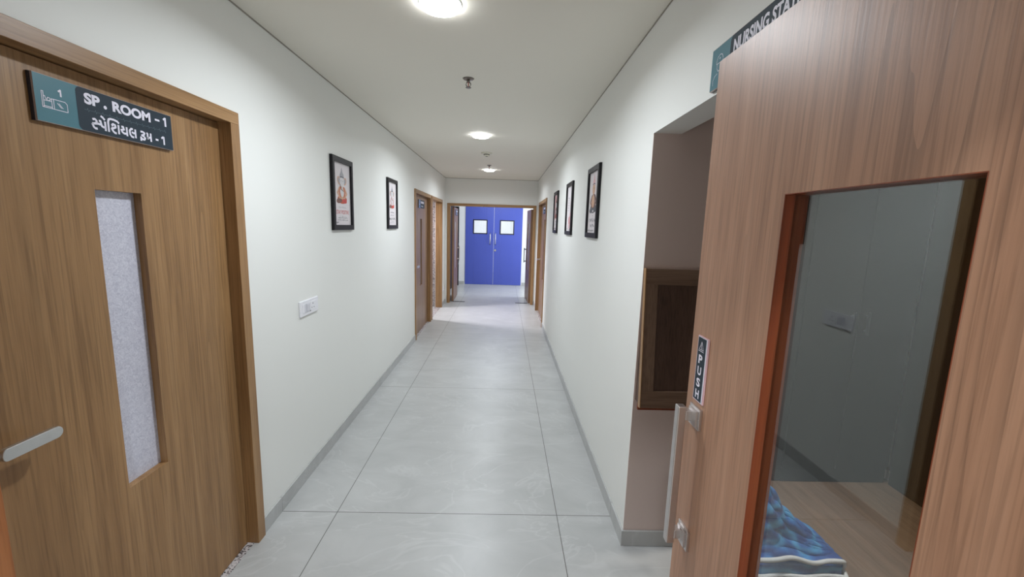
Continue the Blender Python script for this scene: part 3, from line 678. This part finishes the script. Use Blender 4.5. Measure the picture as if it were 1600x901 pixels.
def seated_figure(b, cx, z0, s, y, robe, skin, crown, hat=False):
    """small painted figure: crossed legs, torso, arms, round head with wide ears, trunk and a tall crown"""
    n0 = len(b.verts); k = [0]
    def Y(): k[0] += 1; return y - 0.00006*k[0]
    disc(b, cx, z0+0.040*s, 0.082*s, 0.040*s, Y(), robe); disc(b, cx-0.05*s, z0+0.028*s, 0.05*s, 0.024*s, Y(), BR if robe != DK else DK, rot=0.2); disc(b, cx+0.035*s, z0+0.03*s, 0.045*s, 0.022*s, Y(), RD if robe != DK else DK, rot=-0.25)
    disc(b, cx, z0+0.10*s, 0.055*s, 0.06*s, Y(), skin)
    for d in (-1, 1):
        stroke(b, [(cx+d*0.045*s, z0+0.14*s), (cx+d*0.078*s, z0+0.095*s), (cx+d*0.04*s, z0+0.055*s)], 0.022*s, Y(), skin)
        stroke(b, [(cx+d*0.03*s, z0+0.15*s), (cx+d*0.052*s, z0+0.10*s), (cx+d*0.03*s, z0+0.06*s)], 0.012*s, Y(), robe)
    disc(b, cx, z0+0.098*s, 0.026*s, 0.036*s, Y(), PL)
    if not hat:
        for d in (-1, 1): disc(b, cx+d*0.052*s, z0+0.205*s, 0.026*s, 0.036*s, Y(), SKN, rot=-d*0.4); disc(b, cx+d*0.050*s, z0+0.205*s, 0.017*s, 0.026*s, Y(), GY, rot=-d*0.4)
    disc(b, cx, z0+0.200*s, 0.038*s, 0.048*s, Y(), SKN if hat else PL)
    for d in (-1, 1): disc(b, cx+d*0.015*s, z0+0.205*s, 0.005*s, 0.003*s, Y(), DK)
    if not hat:
        stroke(b, [(cx, z0+0.19*s), (cx+0.004*s, z0+0.15*s), (cx-0.008*s, z0+0.115*s), (cx-0.028*s, z0+0.105*s), (cx-0.03*s, z0+0.12*s)], 0.017*s, Y(), PL)
        stroke(b, [(cx-0.035*s, z0+0.17*s), (cx-0.015*s, z0+0.13*s), (cx+0.02*s, z0+0.115*s)], 0.008*s, Y(), BR)
    flat(b, [(cx-0.036*s, z0+0.232*s), (cx+0.036*s, z0+0.232*s), (cx+0.030*s, z0+0.262*s), (cx+0.012*s, z0+0.285*s), (cx, z0+0.325*s), (cx-0.012*s, z0+0.285*s), (cx-0.030*s, z0+0.262*s)], Y(), crown)
    stroke(b, [(cx-0.034*s, z0+0.236*s), (cx, z0+0.242*s), (cx+0.034*s, z0+0.236*s)], 0.008*s, Y(), DK)
    b.verts.ensure_lookup_table()
    for v in b.verts[n0:]: v.co.x = cx + (v.co.x-cx)*1.35
def picture(loc, rz, art, label):
    e = tag(empty('framed_picture', loc, rz), label, 'picture', 'framed pictures on the corridor walls')
    picture_frame(e)
    b = B(); box(b, -0.153, 0.153, -0.0055, -0.001, 0.036, 0.466, PP); art(b, -0.0059); obj('print', b, PM, e)
def art1(b, y):
    seated_figure(b, 0.0, 0.185, 0.78, y, OR, SKN, GY)
    text(b, 'STAY STRONG,', 0, 0.1515, 0.013, y, GY, 0.135, 0.0, 'CENTER')
    text(b, 'STAY POSITIVE', 0, 0.112, 0.028, y, RD, 0.225, 0.01, 'CENTER')
    stroke(b, [(-0.07, 0.0965), (-0.015, 0.0965)], 0.0015, y, GY, False); stroke(b, [(0.015, 0.0965), (0.07, 0.0965)], 0.0015, y, GY, False); disc(b, 0, 0.0965, 0.004, 0.005, y, DK)
    squiggles(b, -0.085, 0.085, 0.081, 0.009, y, DK, 3, 0.0022); squiggles(b, -0.095, 0.095, 0.066, 0.009, y, DK, 4, 0.0022)
    squiggles(b, -0.145, -0.085, 0.048, 0.010, y, DK, 5, 0.005)
def art2(b, y):
    seated_figure(b, 0.0, 0.205, 0.72, y, OR, PL, GY)
    squiggles(b, -0.06, 0.06, 0.158, 0.015, y, DK, 6, 0.004); squiggles(b, -0.065, 0.065, 0.131, 0.014, y, GY, 7, 0.004)
    squiggles(b, -0.10, 0.10, 0.088, 0.026, y, DK, 8, 0.007); squiggles(b, -0.03, 0.06, 0.070, 0.010, y, GY, 9, 0.003); squiggles(b, -0.07, 0.08, 0.056, 0.008, y, GY, 10, 0.003)
    squiggles(b, -0.145, -0.10, 0.045, 0.012, y, DK, 11, 0.004)
def art3(b, y):
    seated_figure(b, 0.0, 0.175, 0.86, y, DK, BR, PK, True)
    disc(b, 0.01, 0.19, 0.02, 0.008, y-0.002, PL); disc(b, 0, 0.26, 0.05, 0.045, y-0.0021, SKN)
    disc(b, 0, 0.158, 0.004, 0.004, y, DK)
    squiggles(b, -0.11, 0.11, 0.112, 0.030, y, DK, 12, 0.006); squiggles(b, -0.07, 0.07, 0.072, 0.028, y, DK, 13, 0.006); squiggles(b, -0.14, 0.05, 0.047, 0.011, y, DK, 14, 0.004)
def art4(b, y):
    for (cx, cz, r, m) in ((0.02, 0.10, 0.05, PK), (0.05, 0.15, 0.055, PK), (0.0, 0.14, 0.035, RD), (0.06, 0.20, 0.04, PK), (0.03, 0.07, 0.03, DK), (0.05, 0.24, 0.03, PL), (-0.02, 0.09, 0.028, GY), (0.035, 0.125, 0.02, RD)):
        disc(b, cx, cz, r*0.8, r, y - 0.0001*(cx+cz), m)
    stroke(b, [(0.05, 0.16), (0.04, 0.24), (0.055, 0.31)], 0.006, y-0.0004, PK)
    for k in range(6): squiggles(b, -0.10, -0.03, 0.35-0.024*k, 0.014, y, DK if k == 0 else GY, 20+k, 0.003)
    squiggles(b, -0.12, -0.06, 0.05, 0.014, y, DK, 29, 0.004)
def art5(b, y):
    flat(b, [(-0.14, 0.17), (0.14, 0.17), (0.14, 0.455), (-0.14, 0.455)], y, PK)
    seated_figure(b, 0.0, 0.18, 0.80, y-0.0002, BR, BR, BR)
    squiggles(b, -0.09, 0.09, 0.13, 0.018, y, GY, 31, 0.004); squiggles(b, -0.07, 0.07, 0.10, 0.012, y, GY, 32, 0.003); squiggles(b, -0.13, 0.02, 0.05, 0.014, y, DK, 33, 0.005)
picture((XL, 3.038, 1.506), RL, art1, 'black framed print with red stay positive lettering, nearest on the left wall')
picture((XL, 4.360, 1.508), RL, art2, 'black framed print of a small seated figure, farther one on the left wall')
picture((XR, 3.000, 1.504), RR, art3, 'largest looking black framed print on the right wall, nearest the opening')
picture((XR, 4.090, 1.504), RR, art4, 'black framed print with pink flowers, middle one on the right wall')
picture((XR, 5.165, 1.504), RR, art5, 'black framed pinkish print on the right wall nearest the far door')

# ---------------------------------------------------------------- switch plates
e = tag(empty('switch_plate', (XL, 2.467, 1.008), RL), 'white switch and socket plate low on the left wall', 'switch')
b = B(); box(b, -0.115, 0.115, -0.011, 0, 0, 0.092); obj('plate', b, 'plastic', e, 0.004, segs=3)
b = B(); box(b, -0.092, -0.068, -0.0135, -0.011, 0.020, 0.072); obj('blank_module', b, 'plastic', e, 0.001)
b = B(); box(b, -0.066, -0.006, -0.0135, -0.011, 0.020, 0.072); v = box(b, -0.046, -0.012, -0.0165, -0.0135, 0.024, 0.068); obj('rocker', b, 'plastic_grey', e, 0.0012)
b = B(); box(b, 0.002, 0.088, -0.0135, -0.011, 0.018, 0.074)
for x, z, r in ((0.036, 0.060, 0.0042), (0.022, 0.036, 0.0033), (0.050, 0.036, 0.0033)): cyl(b, (x, -0.0136, z), 'Y', r, -0.0003, 14, 1)
cyl(b, (0.002, -0.0136, 0.020), 'Y', 0.004, -0.0004, 12, 1)
obj('socket', b, ['plastic', 'hole'], e, 0.001)
e = tag(empty('socket_plate', (XL, 8.03, 0.27), RL), 'tiny white socket plate beside the far doorway', 'socket')
b = B(); box(b, -0.045, 0.045, -0.010, 0, 0, 0.085); obj('plate', b, 'plastic', e, 0.003)
b = B(); box(b, -0.03, 0.03, -0.012, -0.010, 0.014, 0.071); cyl(b, (0, -0.0121, 0.055), 'Y', 0.004, -0.0003, 12, 1); obj('socket', b, ['plastic', 'hole'], e)

# ---------------------------------------------------------------- nursing station sign, wooden flap, cabinets, quilt
e = tag(empty('nursing_station_sign', (XR, 1.345, 1.995), RR), 'teal and navy nursing station sign above the opening at right', 'sign')
b = B(); y = sign_base(b, 0.455, 0.119, 0.106)
text(b, 'NURSING STATION', 0.124, 0.066, 0.038, y, 3, 0.318, 0.035)
pulse(b, 0.128, 0.45, 0.056, y, 4)
for s in ([(0.034,0.070),(0.034,0.078),(0.040,0.089),(0.052,0.093),(0.064,0.089),(0.070,0.078),(0.070,0.070),(0.034,0.070)], [(0.049,0.082),(0.055,0.082)], [(0.052,0.079),(0.052,0.085)], [(0.020,0.014),(0.020,0.028),(0.028,0.038),(0.042,0.042)], [(0.084,0.014),(0.084,0.028),(0.076,0.038),(0.062,0.042)], [(0.038,0.070),(0.038,0.058),(0.045,0.048),(0.059,0.048),(0.066,0.058),(0.066,0.070)]):
    stroke(b, s, 0.0017, y, 3)
obj('sign_plate', b, SIGN_MATS, e)

# wooden flap hung on the end face of the opening, its foot standing off the wall
fl_top, fl_bot, FX0, FX1 = (AL-0.003, 1.398), (AL-0.062, 0.765), 0.640, 1.04
e = tag(empty('wooden_flap', (FX0, fl_top[0], fl_top[1])), 'brown framed wooden flap on the end wall of the nursing opening', 'flap')
dy, dz = fl_bot[0]-fl_top[0], fl_bot[1]-fl_top[1]; Lf = math.hypot(dy, dz); tilt = math.atan2(-dy, -dz)
rot = Matrix.Rotation(-tilt, 4, 'X')
def tilted(name, mat, boxes, bevel=0.0012):
    b = B()
    for q in boxes: box(b, *q)
    bmesh.ops.transform(b, matrix=rot, verts=b.verts)
    return obj(name, b, mat, e, bevel)
Wf = FX1-FX0
tilted('panel', 'wood_dark', [(0.05, Wf-0.05, -0.014, -0.006, -Lf+0.075, -0.068)])
tilted('stile', 'wood_stile', [(0.0, 0.056, -0.024, 0, -Lf+0.078, -0.072)]); tilted('stile', 'wood_stile', [(Wf-0.056, Wf, -0.024, 0, -Lf+0.078, -0.072)])
tilted('rail', 'wood_rail', [(0, Wf, -0.024, 0, -0.072, 0)]); tilted('rail', 'wood_rail', [(0, Wf, -0.024, 0, -Lf, -Lf+0.078)])
tilted('edge_strip', 'wood_frame', [(-0.0035, 0, -0.026, 0, -Lf, 0.002)], 0)
b = B(); box(b, 0.014, Wf-0.014, -0.012, 0.002, -0.672, -0.632); obj('wall_cleat', b, 'wood_edge', e, 0.001)
b = B()
v = [(0.003, 0.0025, -0.02), (0.003, 0.0025, -0.625), (0.003, -0.048, -0.625)]
a_ = [b.verts.new(p) for p in v]; c_ = [b.verts.new((p[0]+0.012, p[1], p[2])) for p in v]
b.faces.new(a_); b.faces.new(c_[::-1])
for i in range(3): b.faces.new((a_[i], c_[i], c_[(i+1) % 3], a_[(i+1) % 3]))
bmesh.ops.recalc_face_normals(b, faces=b.faces); obj('side_gusset', b, 'wood_dark', e)

def cabinet(loc, rz, W, D, Hc, label):
    e = tag(empty('storage_cabinet', loc, rz), label, 'cabinet', 'dark cabinets of the nursing station')
    b = B(); box(b, 0, W, 0.02, D, 0.0, Hc); obj('body', b, 'cab', e)
    for k in range(2):
        x0 = k*W/2+0.003; b = B(); box(b, x0, x0+W/2-0.006, 0, 0.0195, 0.10, Hc-0.01); d = obj('door', b, 'cab', e)
        b = B(); hx_ = W/2-0.05 if k == 0 else W/2+0.035; box(b, hx_, hx_+0.014, -0.028, -0.018, 0.98, 1.12)
        for zc in (1.0, 1.09): box(b, hx_+0.002, hx_+0.012, -0.018, 0, zc, zc+0.01)
        obj('handle', b, 'rubber', d)
    b = B(); box(b, 0.003, W-0.003, 0.012, 0.0195, 0.003, 0.095); obj('plinth', b, 'cab', e)
cabinet((1.10, 2.39, 0.003), 0, 0.70, 0.055, 2.10, 'dark tall cabinet behind the door glass on the back wall')
cabinet((1.803, 2.39, 0.003), 0, 0.6865, 0.055, 2.10, 'dark tall cabinet in the back corner behind the door glass')
cabinet((2.49, 2.388, 0.003), RR, 1.08, 0.055, 2.10, 'dark tall cabinet along the side wall behind the door glass')
cabinet((2.49, 1.29, 0.003), RR, 1.00, 0.055, 2.10, 'dark tall cabinet nearest the door hinge behind the glass')

# crumpled blue quilt: a folded mat standing in a soft ridge, seen through the glass
e = tag(empty('quilt', (1.18, 1.70, 0.003)), 'crumpled blue quilted mat with white piping on the floor behind the door glass', 'quilt')
def ridge(x):      # height of the fold along its length
    pts = [(-0.12, 0.36), (-0.02, 0.425), (0.05, 0.44), (0.10, 0.415), (0.17, 0.315), (0.25, 0.205), (0.34, 0.125), (0.41, 0.085), (0.455, 0.05)]
    for (xa, ha), (xb, hb) in zip(pts, pts[1:]):
        if x <= xb:
            t_ = (x-xa)/(xb-xa); return ha + (hb-ha)*(3*t_*t_-2*t_**3)
    return pts[-1][1]
b = B(); NX, NV = 70, 60; rnd = random.Random(5); grid = []
for i in range(NX+1):
    x = -0.12 + 0.575*i/NX; h = ridge(x); row = []
    for j in range(NV+1):
        v_ = j/NV
        # front hem -> up the front -> over the ridge -> down the back
        if v_ < 0.62:
            t_ = v_/0.62; z = 0.048 + (h-0.048)*(0.06*t_ + 0.94*(3*t_*t_-2*t_**3))*1.0; yv = -0.01 + 0.16*t_**0.8
        else:
            t_ = (v_-0.62)/0.38; z = h*(1-t_**2.0) + 0.006*t_; yv = 0.15 + 0.11*math.sin(t_*PI/2)
        fold = 0.008*math.sin(30*x + 9*v_ + 2*math.sin(7*v_)) + 0.007*math.sin(18*x - 22*v_) + 0.006*math.sin(55*v_ + 14*x) + 0.0035*math.sin(95*v_ - 9*x + 3*math.sin(20*x))
        fold *= min(1, h/0.15)*math.sin(PI*min(1, v_*1.6+0.02))
        row.append(b.verts.new((x + 0.4*fold, yv - fold, max(0.006, z + 0.5*fold))))
    grid.append(row)
for i in range(NX):
    for j in range(NV):
        f = b.faces.new((grid[i][j], grid[i+1][j], grid[i+1][j+1], grid[i][j+1])); f.smooth = True
hem = [tuple(grid[i][0].co) for i in range(NX+1)]; side = [tuple(grid[NX][j].co) for j in range(NV+1)]
o = obj('cloth', b, 'quilt', e); sm = o.modifiers.new('thickness', 'SOLIDIFY'); sm.thickness = 0.014; sm.offset = 1
b = B(); box(b, -0.12, 0.43, -0.033, 0.02, 0.0, 0.066); obj('lower_fold', b, 'quilt', e, 0.008, segs=3)
b = B(); tube(b, [(-0.12 + 0.56*k/24, -0.042 + 0.006*math.sin(k*0.7), 0.011) for k in range(25)] + [(0.452, -0.02, 0.012), (0.456, 0.02, 0.012)], 0.0105, 10); obj('piping', b, 'piping', e)
b = B(); tube(b, [(-0.12 + 0.54*k/24, -0.022 + 0.004*math.sin(k*0.9+1), 0.080 + 0.009*math.sin(k*0.55+0.6) - 0.014*(k/24)**3) for k in range(25)] + [(0.448, -0.012, 0.060), (0.456, -0.006, 0.038), (0.452, 0.0, 0.020)], 0.0105, 10); obj('piping', b, 'piping', e)
